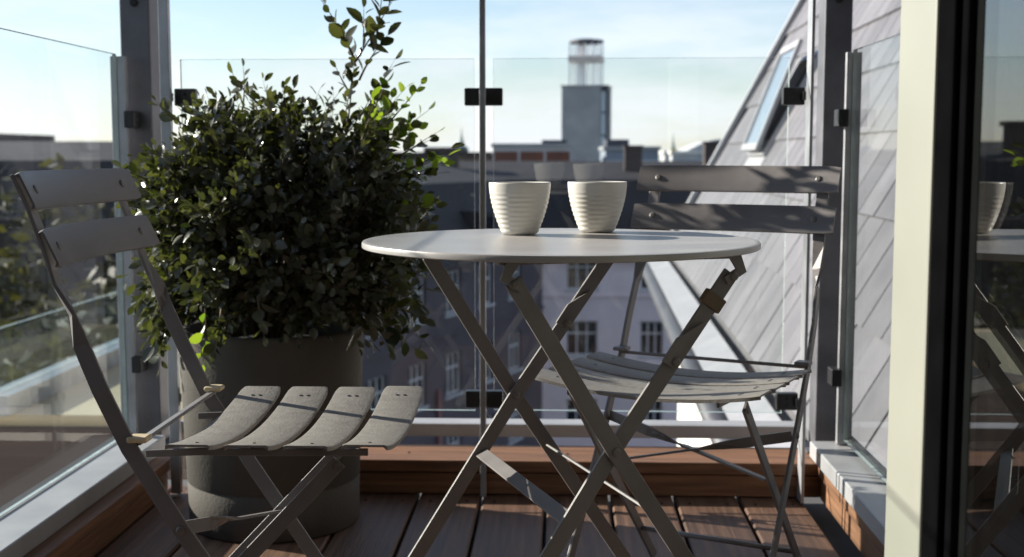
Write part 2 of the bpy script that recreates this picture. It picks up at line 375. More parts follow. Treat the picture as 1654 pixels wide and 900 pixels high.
bush = thing('bush', 'dense rounded evergreen bush with tall leafy shoots growing in the concrete planter', 'bush', (-.655, 2.77, .42))
B0 = Vector((-.655, 2.77, .42))
LF = []      # (matrix, young)
TW = MB()
def leaf_mat4(p, direction, normal, ln, wd):
    x = direction.normalized(); z = (normal-x*normal.dot(x))
    if z.length < 1e-3: z = x.orthogonal()
    z.normalize(); y = z.cross(x)
    m = Matrix((( x.x*ln, y.x*wd, z.x*ln, p.x), (x.y*ln, y.y*wd, z.y*ln, p.y), (x.z*ln, y.z*wd, z.z*ln, p.z), (0,0,0,1)))
    return m
def rv(): 
    v = Vector((random.gauss(0,1), random.gauss(0,1), random.gauss(0,1))); return v.normalized()
def twig(a, b, n, t0=.35, young=False, size=1, sag=.0, rad=.0016, spread=1.0):
    a, b = Vector(a), Vector(b); d = b-a; side = d.cross(rv()).normalized()
    bow = side*d.length*random.uniform(-.08, .08)+Vector((0,0,-sag*d.length))
    P = lambda t: a+d*t+bow*(4*t*(1-t))
    TW.tube([P(i/5) for i in range(6)], [rad*(1.25-.22*i) for i in range(6)], 4, cap=False)
    ang = random.uniform(0, 6.28)
    for i in range(n):
        t = t0+(1-t0)*(i+random.uniform(-.25, .25)+.5)/n; t = min(t, 1.0)
        p = P(t); tan = (P(min(1, t+.05))-P(max(0, t-.05))).normalized()
        ang += 2.4+random.uniform(-.5, .5)
        o1 = tan.orthogonal().normalized(); o2 = tan.cross(o1); rad_d = o1*math.cos(ang)+o2*math.sin(ang)
        dr = tan*random.uniform(.3, 1.0)+rad_d*random.uniform(.55, 1.0)*spread+rv()*.25
        if i == n-1: dr = tan+rv()*.3
        nm = tan*.7-rad_d*.3+Vector((0,0,.4))+rv()*.8
        ln = random.uniform(.020, .045)*size*(1-.25*(t > .93)); wd = ln*random.uniform(.50, .74)
        LF.append((leaf_mat4(p+dr.normalized()*.004, dr, nm, ln, wd), young))
CC = Vector((-.61, 2.725, .695)); RAD = Vector((.325, .275, .262))
def sq(dv):
    k = (abs(dv.x)**3+abs(dv.y)**3+abs(dv.z)**3)**(1/3); return dv*(.55+.45/k)
def crown_r(dv):
    return 1+.22*noise.noise(dv*2.3+Vector((3.1, 1.7, .4)))+.20*noise.noise(dv*5.0)
cnt = 0
while cnt < 1350:
    dv = rv()
    if dv.z < -.86 or noise.noise(dv*3.2+Vector((9.1, 2.2, 5.5))) < -.30 and random.random() < .75: continue
    if dv.x > .25 and dv.z > .35 and random.random() < .6: continue
    s = crown_r(dv)*random.uniform(.80, 1.04)*(random.uniform(1.08, 1.20) if random.random() < .08 else 1)
    dv = sq(dv)
    e = CC+Vector((dv.x*RAD.x, dv.y*RAD.y, dv.z*RAD.z))*s
    if e.y > 3.0 or e.x < -.985: continue
    if e.z < .46 and (e-B0).xy.length < .215: continue
    if e.z < .385: continue
    st = CC+Vector((dv.x*RAD.x, dv.y*RAD.y, dv.z*RAD.z))*s*random.uniform(.35, .6)+Vector((0,0,-.06))+rv()*.03
    twig(st, e, random.randint(8, 12), .25, size=random.uniform(.55, .88), sag=-.06)
    cnt += 1
for i in range(26):                                   # a few main limbs from the soil into the crown
    a = random.uniform(0, 6.28); dv = Vector((math.cos(a), math.sin(a), random.uniform(.3, 1.6))).normalized()
    TW.tube([B0+Vector((random.uniform(-.04, .04), random.uniform(-.04, .04), -.01)), B0+Vector((dv.x*.08, dv.y*.08, .14)), CC+Vector((dv.x*RAD.x, dv.y*RAD.y, dv.z*RAD.z))*.62], [.007, .005, .002], 6)
# tall shoots and straggling twigs: (start, end, leaves, young, size)
EX = [((-.47, 2.72, .88), (-.445, 2.71, 1.07), 9, 0, 1.0), ((-.44, 2.72, 1.0), (-.37, 2.70, 1.10), 7, 0, 1.05), ((-.43, 2.72, .92), (-.355, 2.70, 1.05), 8, 0, 1.0), ((-.447, 2.72, 1.03), (-.50, 2.71, 1.13), 6, 0, 1.1), ((-.40, 2.72, 1.10), (-.385, 2.71, 1.21), 6, 0, 1.1), ((-.50, 2.74, .80), (-.447, 2.72, 1.05), 14, 0, .95), ((-.447, 2.72, 1.04), (-.528, 2.70, 1.185), 7, 0, 1.25), ((-.447, 2.72, 1.04), (-.345, 2.71, 1.20), 11, 0, 1.2),
      ((-.430, 2.72, 1.07), (-.425, 2.70, 1.16), 5, 0, 1.1), ((-.46, 2.72, .97), (-.49, 2.71, 1.03), 4, 0, .9),
      ((-.70, 2.72, .93), (-.69, 2.70, 1.03), 6, 0, .95), ((-.66, 2.70, .95), (-.715, 2.69, 1.02), 4, 0, .9),
      ((-.50, 2.72, .85), (-.40, 2.70, .985), 9, 0, .95), ((-.46, 2.68, .82), (-.32, 2.66, .90), 9, 0, .95), ((-.44, 2.70, .78), (-.25, 2.69, .80), 8, 0, .9), ((-.52, 2.66, .88), (-.47, 2.64, .97), 7, 0, .9), ((-.78, 2.70, .86), (-.80, 2.69, .96), 6, 0, .85), ((-.60, 2.68, .90), (-.57, 2.66, .985), 6, 0, .85), ((-.38, 2.70, .90), (-.30, 2.69, .99), 7, 1, .85),
      ((-.47, 2.72, .83), (-.335, 2.71, .985), 12, 1, 1.0), ((-.44, 2.72, .85), (-.375, 2.70, 1.00), 9, 1, 1.0), ((-.44, 2.70, .80), (-.285, 2.70, .935), 11, 1, .95),
      ((-.42, 2.70, .80), (-.27, 2.68, .875), 10, 0, 1.0), ((-.42, 2.70, .76), (-.235, 2.69, .855), 9, 0, 1.05), ((-.42, 2.68, .84), (-.30, 2.66, .90), 8, 1, .95),
      ((-.45, 2.66, .82), (-.40, 2.62, .93), 8, 0, .95), ((-.42, 2.66, .70), (-.26, 2.64, .735), 8, 1, .9), ((-.42, 2.66, .62), (-.27, 2.64, .70), 7, 0, 1.0),
      ((-.42, 2.62, .56), (-.265, 2.60, .555), 9, 0, 1.15), ((-.42, 2.62, .54), (-.28, 2.58, .49), 9, 0, 1.2), ((-.42, 2.62, .53), (-.305, 2.58, .43), 8, 0, 1.15), ((-.44, 2.60, .53), (-.36, 2.56, .44), 6, 0, 1.05),
      ((-.86, 2.70, .55), (-.875, 2.66, .41), 12, 0, .9), ((-.88, 2.72, .52), (-.895, 2.70, .36), 11, 0, .85), ((-.84, 2.66, .52), (-.855, 2.63, .45), 7, 0, .9), ((-.90, 2.74, .60), (-.945, 2.73, .52), 8, 0, .9),
      ((-.74, 2.54, .52), (-.735, 2.49, .405), 9, 1, .95), ((-.70, 2.52, .52), (-.705, 2.48, .43), 8, 0, 1.0), ((-.62, 2.50, .55), (-.60, 2.47, .47), 6, 0, 1.0), ((-.90, 2.70, .78), (-.96, 2.68, .81), 6, 0, .9), ((-.82, 2.70, .90), (-.88, 2.68, .955), 7, 0, .9)]
for i in range(90):                                   # drooping skirt round the sides of the pot
    a = random.choice((random.uniform(2.5, 4.0), random.uniform(-1.0, .5))); rr_ = random.uniform(.26, .335)
    e = Vector((B0.x+rr_*math.cos(a), B0.y+rr_*.8*math.sin(a), random.uniform(.40, .56)))
    if e.x < -.985 or e.y > 2.98: continue
    twig(e+Vector((-.10*math.cos(a), -.10*math.sin(a), random.uniform(.08, .16))), e, 8, .15, size=.9, sag=-.1)
for i in range(16):                                   # airy upper right side, backlit young leaves
    e = Vector((random.uniform(-.42, -.24), random.uniform(2.64, 2.78), 0)); e.z = random.uniform(.80, 1.02-.6*max(0, e.x+.36))
    EX.append((tuple(Vector((-.46, 2.72, .76)).lerp(e, .25)), tuple(e), 7, int(random.random() < .6), random.uniform(.7, .95)))
EXTRA_FROM = len(LF)
for a, b, n, yg, sz in EX: twig(a, b, n, .12, bool(yg), sz, rad=.0022, spread=.9)
# leaf: folded along the midrib, pointed-oval, slightly arched
def leaf_geo():
    xs = [0, .18, .42, .68, .88, 1.0]; ws = [.04, .34, .5, .44, .22, 0]
    vs = []; fs = []
    for x, wd in zip(xs, ws):
        zz = -.10*(x-.4)**2
        vs += [(x, -wd, zz+.16*wd), (x, 0, zz), (x, wd, zz+.16*wd)]
    for i in range(5):
        a = i*3
        fs += [(a, a+1, a+4, a+3), (a+1, a+2, a+5, a+4)]
    return vs, fs
LV, LFc = leaf_geo()
def leaf_mesh(mn):
    q = MB(); q.add(LV, LFc); return q.mesh('leaf', mn, smooth=True)
LM = [leaf_mesh('leaf_green'), leaf_mesh('leaf_young')]
inv0 = Matrix.Translation(-B0)
order = sorted(range(EXTRA_FROM), key=lambda i: LF[i][0].translation.y-.15*abs(LF[i][0].translation.x-CC.x))
extra = list(range(EXTRA_FROM, len(LF)))
nfront = 300-len(extra)
single = set(extra[:300]) | set(order[:max(0, nfront)])
for i in sorted(single):
    m, yg = LF[i]; link('leaf', LM[1 if yg else 0], bush, mw=inv0 @ m)
q = MB()
for i, (m, yg) in enumerate(LF):
    if i in single: continue
    mm = inv0 @ m; q.add([mm @ Vector(p) for p in LV], LFc, 1 if yg else 0)
tag(q.build('foliage', ['leaf_green', 'leaf_young'], bush, smooth=True), kind='stuff')
o = TW.build('twigs', 'twig', bush, smooth=True); o.data.transform(inv0); tag(o, kind='stuff')

# ================================================================== BISTRO CHAIRS
RVT = MB(); RVT.lathe([(.0065, 0), (.006, .0012), (.0035, .0024)], 12); RVM = RVT.mesh('rivet', 'rivet')
HOL = MB(); HOL.lathe([(.0030, 0), (.0028, .0006)], 10); HOM = HOL.mesh('screw', 'black_plastic')
UP = [(-.008, .812), (.012, .767), (.030, .715), (.046, .665), (.054, .625), (.066, .585), (.090, .527), (.127, .447), (.195, .335), (.305, .168), (.415, .004)]
def up_at(z):
    for (u0, z0), (u1, z1) in zip(UP, UP[1:]):
        if z1 <= z <= z0: return u0+(u1-u0)*(z0-z)/(z0-z1)
def make_chair(label, loc, rz, bumper='rubber_cream', both=False):
    t = thing('folding_chair', label, 'chair', loc, rz, 'folding bistro chairs')
    def slat(prof, name, m):
        """prof(v) -> centre point, width dir, at v in -1..1; rounded rectangular plate bent along v"""
        q = MB(); n = 26; vs = []; fs = []
        for i in range(n+1):
            v = -1+2*i/n; c, wdir, nrm, half, th = prof(v)
            e = 1-abs(v); k = half*(1 if e > .12 else (.90 if e < .001 else .985))
            lip = -nrm*.0015
            vs += [c-wdir*k-nrm*(th+.004), c-wdir*k-nrm*.0012, c-wdir*(k-.004), c+wdir*(k-.004), c+wdir*k-nrm*.0012, c+wdir*k-nrm*(th+.004), c+wdir*(k-.005)-nrm*th, c-wdir*(k-.005)-nrm*th]
        for i in range(n):
            for j in range(8): fs.append((i*8+j, i*8+(j+1) % 8, i*8+8+(j+1) % 8, i*8+8+j))
        fs += [tuple(reversed(range(8))), tuple(n*8+j for j in range(8))]
        q.add(vs, fs); return q.build(name, m, t, smooth=True, auto=38)
    # back slats: bowed backwards in the middle, leaning with the uprights
    for zc in (.792, .7165):
        u = up_at(zc); tilt = Vector((.42, 0, -.9)).normalized()
        def prof(v, u=u, zc=zc):
            c = Vector((u+.006-.020*(1-v*v), v*.205, zc)); nrm = Vector((.9, -v*.14, .42)).normalized()
            return c, tilt, nrm, .0275, .003
        b = slat(prof, 'back_slat', 'taupe_paint')
        for v in (-.80, .80):
            c, wd, nr, hh, th = prof(v)
            ro = link('rivet', RVM, b); ro.location = c+nr*.0002; ro.rotation_euler = nr.to_track_quat('Z', 'Y').to_euler()
    # seat slats: dished across the width
    for k in range(4):
        uc = .209+.0785*k
        def prof(v, uc=uc):
            c = Vector((uc, v*.208, .437+.020*v*v+(.002 if uc > .4 else 0))); nrm = Vector((0, -.19*v, 1)).normalized()
            return c, Vector((-1, 0, 0)), nrm, .0328, .003
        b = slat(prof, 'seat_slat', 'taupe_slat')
        for v in (-.80, .80):
            c, wd, nr, hh, th = prof(v)
            for du in ((-.006, .006) if v > 0 else (0,)):
                ho = link('screw', HOM, b); ho.location = c+nr*.0003+Vector((du, 0, 0)); ho.rotation_euler = nr.to_track_quat('Z', 'Y').to_euler()
    for s in (-1, 1):
        # upright: flat against the slats at the top, twisted below, ends in the front foot
        pts = [Vector((u-.004-(.012 if z > .66 else 0), s*.172 if z > .7 else s*(.172+.014*min(1, (.7-z)/.15)), z)) for u, z in UP]
        wv = []
        for (u, z) in UP:
            k = min(1, max(0, (.645-z)/.055)); wv.append(Vector((1, 0, .5))*k+Vector((0, 1, 0))*(1-k)*s)
        q = MB(); q.sweep(pts, wv, .023, .006); q.build('upright', 'taupe_paint', t, bevel=.0012)
        a = Vector((.402, s*.160, .424)); b = Vector((.006, s*.160, .004))
        q = MB(); q.sweep([a, b], Vector((1, 0, -1)), .021, .006); q.build('leg', 'taupe_paint', t, bevel=.0012)
        q = MB(); q.sweep([(.125, s*.125, .424), (.20, s*.125, .4275), (.30, s*.125, .4275), (.436, s*.125, .429)], Vector((0, 0, 1)), .010, .005); q.build('seat_rail', 'taupe_paint', t, bevel=.001)
        bo = link('bolt', RVM, t, (.402, s*.1655, .418), (R(90)*s*-1*-1 if s < 0 else R(-90), 0, 0))
        bo2 = link('bolt', RVM, t, (up_at(.335)-.004, s*.1895, .335), (R(90) if s < 0 else R(-90), 0, 0))
        # diagonal brace towards the crossing on the other side, twisted in the middle
        p0 = Vector((up_at(.335)-.002, s*.181, .335)); p1 = Vector((.25, -s*.152, .262))
        n = 8; P = [p0.lerp(p1, i/n)+Vector((.004*s, 0, 0)) for i in range(n+1)]
        W = [Vector((0, 0, 1)) if i < 3 else (Vector((.5, 0, .5)) if i == 3 else Vector((1, 0, .1))) for i in range(n+1)]
        if s < 0 or both:
            q = MB(); q.sweep(P, W, .019, .004); q.build('brace', 'taupe_paint', t)
    q = MB(); q.sweep([(.132, -.186, .451), (.132, .186, .451)], Vector((1, 0, .3)), .016, .005); q.build('seat_crossbar', 'taupe_paint', t, bevel=.001)
    for s in (-1, 1):
        q = MB(); q.box((.122, s*.181-.014, .4545), (.150, s*.181+.014, .4625)); q.build('bumper', bumper, t, bevel=.003)
    q = MB(); q.tube([(.082, -.158, .085), (.082, .158, .085)], .005, 8); q.build('stretcher', 'taupe_paint', t, smooth=True)
    q = MB(); q.tube([(.362, -.184, .080), (.362, .184, .080)], .005, 8); q.build('stretcher', 'taupe_paint', t, smooth=True)
    return t
make_chair('taupe metal folding chair at the left, seen from its side before the planter', (-.70, 1.795, 0), 0)
make_chair('taupe metal folding chair standing behind the round table at the right', (.345, 2.46, 0), math.atan2(-.89, -.45), 'taupe_paint', True)

# ================================================================== BISTRO TABLE
tb = thing('bistro_table', 'round taupe metal folding table with two cream cups on it', 'table', (0, 1.885, 0), math.atan2(.353, .935))
prof = [(.02, .7025), (.290, .7025), (.291, .6995), (.2985, .6992), (.3002, .7005), (.3004, .7060), (.2992, .7084), (.2960, .7093), (.2915, .7091), (.285, .7082), (.02, .7080)]
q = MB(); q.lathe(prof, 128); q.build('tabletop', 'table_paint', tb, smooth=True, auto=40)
# two crossed leg pairs, local x = spread, local y = depth
for yy, near in ((-.215, True), (.215, False)):
    for s in (-1, 1):
        off = yy+(.004 if s > 0 else -.004)*(1 if near else -1)
        top = Vector((s*(.178 if s > 0 else .150), off, .672)); piv = Vector((0, off, .43)); foot = Vector((-s*.285, off, .003))
        q = MB(); q.sweep([top, piv, foot], Vector((1, 0, s*.6)), .024, .006); q.build('leg', 'taupe_paint', tb, bevel=.0012)
        q = MB(); q.sweep([top+Vector((-s*.012, -.0068 if near else .0068, -.01)), top+Vector((s*.012, -.0068 if near else .0068, .004)), top+Vector((0, -.0068 if near else .0068, .0290))], Vector((1, 0, 0)), [.012, .016, .018], .006)
        q.build('hinge', 'taupe_paint', tb)
        link('rivet', RVM, tb, (top.x, off-.0105 if near else off+.0105, top.z-.004), (R(90) if near else R(-90), 0, 0))
    link('rivet', RVM, tb, (0, yy-.0085, .43), (R(90), 0, 0))
    q = MB(); q.box((-.17, yy-.010, .6935), (.17, yy+.010, .7020)); q.build('top_bar', 'taupe_paint', tb)
for s in (-1, 1):
    z = .335; x = -s*(.43-z)/.43*.285
    q = MB(); q.sweep([(x, -.208, z), (x, .208, z)], Vector((1, 0, s*.6)) if s > 0 else Vector((1, 0, -.62)), .022, .004); q.build('stretcher', 'taupe_paint', tb, bevel=.001)
# rubber catch and hook on the near right leg, hook on the far one
n = Vector((.178, 0, .242)).normalized()
for frac, nm, m_, wd, ln in ((.84, 'rubber_catch', 'rubber_brown', .034, .022),):
    p = Vector((.178*frac-.0, -.211, .43+.242*frac)); q = MB(); q.sweep([p-n*ln/2, p+n*ln/2], Vector((1, 0, -.7)), wd, .013); q.build(nm, m_, tb, bevel=.002)
for yy in (-.211, .211):
    sgn = -1
    q = MB(); a = Vector((.178*.62, yy-.0085, .43+.242*.62)); q.sweep([a-n*.045+Vector((-.006,0,.004)), a-n*.01+Vector((-.008,0,.006)), a+n*.028+Vector((.006,0,.0))], Vector((1, 0, -.7)), [.020, .016, .006], .005); q.build('hook', 'taupe_paint', tb)
    link('rivet', bpy.data.meshes['rivet'], tb, tuple(a-n*.036+Vector((0, -.0045, 0))), (R(90), 0, 0))

# ---- cups
def cup(label, x, y, h=.085, rt=.0505):
    q = MB(); prof = [(.012, .0008), (.026, .0008), (.029, .003)]
    nn = 60
    for i in range(nn+1):
        t = i/nn; r = .0300+(rt-.0300)*(1-(1-t)**1.75); rib = .00045*math.sin(t*h*2*math.pi/.0082)*min(1, max(0, (.86-t)*6))
        prof.append((r+rib, .004+(h-.005)*t))
    prof += [(rt-.0006, h+.0002), (rt-.002, h+.0004), (rt-.0034, h-.001)]
    for i in range(12, -1, -1):
        t = i/12; prof.append((.0270+(rt-.0040-.0270)*(1-(1-t)**1.75), .007+(h-.010)*t))
    prof.append((.004, .0065))
    q.lathe(prof, 72); o = q.build('cup', 'ceramic', None, smooth=True, loc=(x, y, .7082)); return tag(o, label, 'cup', 'ribbed cups on the table')
cup('ribbed cream ceramic cup nearer the bush, left of the two on the table', -.066, 2.02)
cup('ribbed cream ceramic cup nearer the right chair, right of the two on the table', .062, 2.09, .0845, .0498)

# ================================================================== SLATE ROOF WING on the right
YAW = R(-1.5)
rf = thing('roof_wing', 'steep pale slate mansard roof wing rising on the right with pale gutter', 'roof', (.76, 0, -.26), YAW)
PT = R(62); SL = Vector((math.cos(PT), 0, math.sin(PT))); NR = Vector((-math.sin(PT), 0, math.cos(PT)))
LEN = 13.2; Y0 = 1.40; UPL = 6.2
q = MB()
for a, b, c_ in ((Y0, LEN, UPL),):
    p = [Vector((0, a, 0))-NR*.02, Vector((0, b, 0))-NR*.02, SL*c_+Vector((0, b, 0))-NR*.02, SL*c_+Vector((0, a, 0))-NR*.02]
    q.add(p+[v-NR*.25 for v in p], [(0,3,2,1), (4,5,6,7), (0,1,5,4), (1,2,6,5), (2,3,7,6), (3,0,4,7)])
q.build('roof_deck', 'roof_under', rf)
SW, SH = .30, .42
sm = MB()
def slate_box(sm, w_, h_, y, s):
    c = SL*s+Vector((0, y, 0)); th = .014
    a = [c+Vector((0, -w_/2, 0))+NR*.020, c+Vector((0, w_/2, 0))+NR*.020, c+Vector((0, w_/2, 0))+SL*h_*1.05+NR*.002, c+Vector((0, -w_/2, 0))+SL*h_*1.05+NR*.002]
    sm.add(a+[v-NR*th for v in a], [(0,1,2,3)[::-1], (4,5,6,7), (0,1,5,4), (1,2,6,5), (2,3,7,6), (3,0,4,7)])
allsl = []
for r_ in range(int(UPL/SH)):
    k = 0; y = Y0+SW/2+(SW/2 if r_ % 2 else 0)
    while y < LEN-SW/2:
        s = .10+r_*SH
        zc = (SL*s).z
        # leave the skylight opening free
        if not (9.5 < y < 10.7 and 1.2 < s+SH/2 < 2.15): allsl.append((y, s))
        y += SW
allsl.sort(key=lambda a: a[0]**2+(a[1]-1.2)**2*1.0)
one = MB(); slate_box(one, SW-.013, SH, 0, 0); ONE = one.mesh('slate', 'slate')
for y, s in allsl[:299]:
    o = link('slate', ONE, rf); o.location = SL*s+Vector((0, y, 0))+NR*random.uniform(-.0015, .002)
for y, s in allsl[299:]: slate_box(sm, SW-.013, SH, y, s)
tag(sm.build('slate_field', 'slate', rf), kind='stuff')
q = MB(); q.sweep([(-.10, Y0-.4, .02), (-.10, LEN+.15, .02)], Vector((1, 0, .4)), .18, .03); q.build('gutter', 'gutter_zinc', rf)
q = MB(); q.tube([(-.22, Y0-.4, -.05), (-.22, LEN+.1, -.05)], .055, 10); q.build('gutter_pipe', 'gutter_dark', rf, smooth=True)
q = MB(); q.sweep([Vector((0, LEN+.03, 0))+NR*.04+SL*-.05, Vector((0, LEN+.03, 0))+SL*UPL+NR*.04], Vector((0, 1, 0)), .16, .05); q.build('verge_trim', 'gutter_zinc', rf)
q = MB(); q.sweep([Vector((0, LEN+.06, 0))-NR*.03, Vector((0, LEN+.06, 0))+SL*UPL-NR*.03], NR, .12, .10); q.build('verge_board', 'gutter_dark', rf)
q = MB(); q.box((.16, Y0, -13.7), (1.2, LEN-.1, -.12)); q.build('wall', 'white_render', rf)
# skylight: a thing set in the slope
sk = thing('skylight', 'tilted open roof window with dark gap set in the pale slates', 'skylight')
sk.parent = None
sk.matrix_world = Matrix.Translation((.76, 0, -.26)) @ Matrix.Rotation(YAW, 4, 'Z') @ Matrix.Translation(SL*1.22+Vector((0, 9.0, 0))) @ Matrix((( SL.x, 0, NR.x, 0), (0, -1, 0, 1.6), (SL.z, 0, NR.z, 0), (0,0,0,1))) @ Matrix.Scale(.62, 4)
# local: x up the slope, y towards the camera.. z outwards
q = MB()
for a, b in (((0, 0, -.05), (.10, 1.6, .07)), ((1.4, 0, -.05), (1.5, 1.6, .07)), ((.101, 0, -.05), (1.399, .10, .07)), ((.101, 1.5, -.05), (1.399, 1.6, .07))): q.box(a, b)
q.build('frame', 'gutter_zinc', sk)
q = MB(); q.box((.10, .10, -.05), (1.4, 1.5, -.03)); q.build('opening', 'interior', sk)
sash = MB()
for a, b in (((0, .05, 0), (.09, 1.55, .05)), ((1.36, .05, 0), (1.45, 1.55, .05)), ((.091, .05, 0), (1.359, .14, .05)), ((.091, 1.46, 0), (1.359, 1.55, .05))): sash.box(a, b)
o = sash.build('sash', 'gutter_zinc', sk, loc=(.02, 0, .13)); o.rotation_euler = (0, R(-7), 0)
q = MB(); q.box((.091, .141, .018), (1.359, 1.459, .028)); q.build('pane', 'sky_pane', o)
q = MB(); q.box((-.26, -.02, .013), (-.01, 1.62, .03)); q.build('apron', 'gutter_zinc', sk)

# ================================================================== NEIGHBOURING FACADES
def facade(parent, O, ex, width, zb, zt, wins, wall_m, depth=.22, cols=3, transom=.36, inset=None):
    """wall panel with real window openings. O: foot corner, ex: unit direction along wall, outward normal = ex x z turned to viewer"""
    ex = Vector(ex).normalized(); nz_ = Vector((ex.y, -ex.x, 0))      # outward
    O = Vector(O)
    P = lambda x, z, dd=0: O+ex*x+Vector((0, 0, z))-nz_*dd
    xs = sorted({0, width} | {a for w_ in wins for a in (w_[0], w_[0]+w_[2])}); zs = sorted({zb, zt} | {a for w_ in wins for a in (w_[1], w_[1]+w_[3])})
    q = MB()
    inside = lambda x, z: any(a < x < a+c and b < z < b+d_ for a, b, c, d_ in wins)
    for i in range(len(xs)-1):
        for j in range(len(zs)-1):
            if inside((xs[i]+xs[i+1])/2, (zs[j]+zs[j+1])/2): continue
            q.add([P(xs[i], zs[j]), P(xs[i+1], zs[j]), P(xs[i+1], zs[j+1]), P(xs[i], zs[j+1])], [(0,1,2,3)])
    for a, b, c, d_ in wins:
        k = [(a, b), (a+c, b), (a+c, b+d_), (a, b+d_)]
        for i in range(4):
            u, v = k[i], k[(i+1) % 4]
            q.add([P(*u), P(*v), P(v[0], v[1], depth), P(u[0], u[1], depth)], [(3,2,1,0)])
    q.build('wall', wall_m, parent)
    bw = .075
    for a, b, c, d_ in wins:
        q = MB()
        def bar(x0, z0, x1, z1, y0=depth-.07, y1=depth+.02):
            vs = [P(x, z, dd) for dd in (y0, y1) for x, z in ((x0, z0), (x1, z0), (x1, z1), (x0, z1))]
            q.add(vs, [(0,1,2,3), (7,6,5,4), (0,4,5,1), (1,5,6,2), (2,6,7,3), (3,7,4,0)])
        nc = cols if c > 1.1 else 2
        bar(a, b, a+c, b+bw); bar(a, b+d_-bw, a+c, b+d_)
        zt_ = b+d_*(1-transom)
        e1, e2 = b+bw+.001, b+d_-bw-.001
        for i in range(nc+1):
            xx = a+(c-bw)*i/nc; bar(xx, e1, xx+bw, e2)
        for i in range(nc):
            bar(a+(c-bw)*i/nc+bw+.001, zt_-bw/2, a+(c-bw)*(i+1)/nc-.001, zt_+bw/2)
        fo = q.build('window', 'window_white', parent)
        for i in range(nc):
            x0, x1 = a+(c-bw)*i/nc+bw, a+(c-bw)*(i+1)/nc
            for z0, z1 in ((b+bw, zt_-bw/2), (zt_+bw/2, b+d_-bw)):
                pq = MB(); pq.add([P(x0, z0, depth-.02), P(x1, z0, depth-.02), P(x1, z1, depth-.02), P(x0, z1, depth-.02)], [(0,1,2,3)]); pq.build('pane', 'window_pane', fo)
        pq = MB()
        vs = [P(x, z, dd) for dd in (-.06, .05) for x, z in ((a-.08, b-.10), (a+c+.08, b-.10), (a+c+.08, b-.002), (a-.08, b-.002))]
        pq.add(vs, [(0,1,2,3), (7,6,5,4), (0,4,5,1), (1,5,6,2), (2,6,7,3), (3,7,4,0)]); pq.build('sill', 'pale_concrete', fo)
def prism(q, pts, d0, d1, ex, O):
    """extrude a profile (depth, z) along ex from d0 to d1"""
    ex = Vector(ex).normalized(); back = Vector((-ex.y, ex.x, 0)); n_ = len(pts)
    vs = [Vector(O)+ex*d+back*p[0]+Vector((0, 0, p[1])) for d in (d0, d1) for p in pts]
    fs = [tuple(range(n_)), tuple(reversed(range(n_, 2*n_)))]+[(i, i+n_, (i+1) % n_+n_, (i+1) % n_) for i in range(n_)]
    q.add(vs, fs)
# centre building, 60 m away, faces the balcony
c1 = thing('apartment_house', 'pale grey courtyard house with white paned windows under dark roof', 'building', (0, 60, -14))
ws = []
for zb_ in (-5.7+14, -8.95+14, -12.8+14):
    for x0, ww in ((1.15, 1.55), (4.75, 1.15), (8.3, 1.15), (-.0, 0)):
        if ww: ws.append((x0, zb_, ww, 1.72))
facade(c1, (-.85, 0, 0), (1, 0, 0), 12, 0, 9.75, ws, 'grey_render')
q = MB()
for z in (7.95, 4.4): q.box((-.86, -.10, z), (11.1, -.002, z+.14))
q.box((-1.0, -.35, 9.752), (11.3, -.002, 9.98)); q.build('cornice', 'grey_render', c1)
q = MB(); prism(q, [(-.25, 9.985), (2.2, 13.6), (7, 14.5), (9, 14.2), (9, 9.985)], -9, 12.2, (1, 0, 0), (-.85, 0, 0)); q.build('roof', 'dark_roof', c1)
q = MB(); q.box((-.84, .30, 0), (11.1, 9, 9.98)); q.build('core_wall', 'grey_render', c1)
for k, x in enumerate((-6.2, 3.3, 7.4)):
    q = MB(); q.box((x, 4.2, 13.9), (x+.9, 5.0, 15.0+.2*k)); q.box((x-.06, 4.14, 15.001+.2*k), (x+.96, 5.06, 15.12+.2*k)); q.build('chimney', 'brown_render', c1)
for k, x in enumerate((-6.0, -3.0, 1.0, 4.2)):
    dq = MB(); dq.box((x, .1, 10.4), (x+1.3, 2.2, 12.3)); do = dq.build('dormer', 'dark_roof', c1)
    dq = MB(); dq.box((x+.18, .04, 10.7), (x+1.12, .098, 12.05)); dq.build('pane', 'window_pane', do)
# left courtyard wing: darker mauve house running towards the centre one
c2 = thing('courtyard_wing', 'dark mauve courtyard house with deep windows and red drainpipe behind the table', 'building', (-8.6, 40, -14))
exd = Vector((7.75, 19.8, 0)); lw_ = exd.length
ws = [(x0, zb_, 1.5, 1.75) for zb_ in (1.6, 4.9, 8.3) for x0 in (1.2, 4.4, 7.6, 10.8, 14.0, 17.2)]
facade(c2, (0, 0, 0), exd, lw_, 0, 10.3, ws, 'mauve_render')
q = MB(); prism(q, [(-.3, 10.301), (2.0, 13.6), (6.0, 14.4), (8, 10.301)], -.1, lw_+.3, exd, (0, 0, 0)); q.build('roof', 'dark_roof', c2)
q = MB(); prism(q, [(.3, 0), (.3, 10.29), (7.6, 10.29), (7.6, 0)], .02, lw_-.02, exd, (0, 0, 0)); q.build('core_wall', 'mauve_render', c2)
e_ = exd.normalized(); nn_ = Vector((e_.y, -e_.x, 0))
p_ = e_*9.9+nn_*.14; q = MB(); q.tube([p_+Vector((0,0,.2)), p_+Vector((0,0,5.4))], .09, 10); q.build('drainpipe', 'red_pipe', c2, smooth=True)
q = MB(); prism(q, [(-.09, 7.4), (-.09, 7.55), (-.002, 7.55), (-.002, 7.4)], 0, lw_, exd, (0, 0, 0)); q.build('string_course', 'mauve_render', c2)
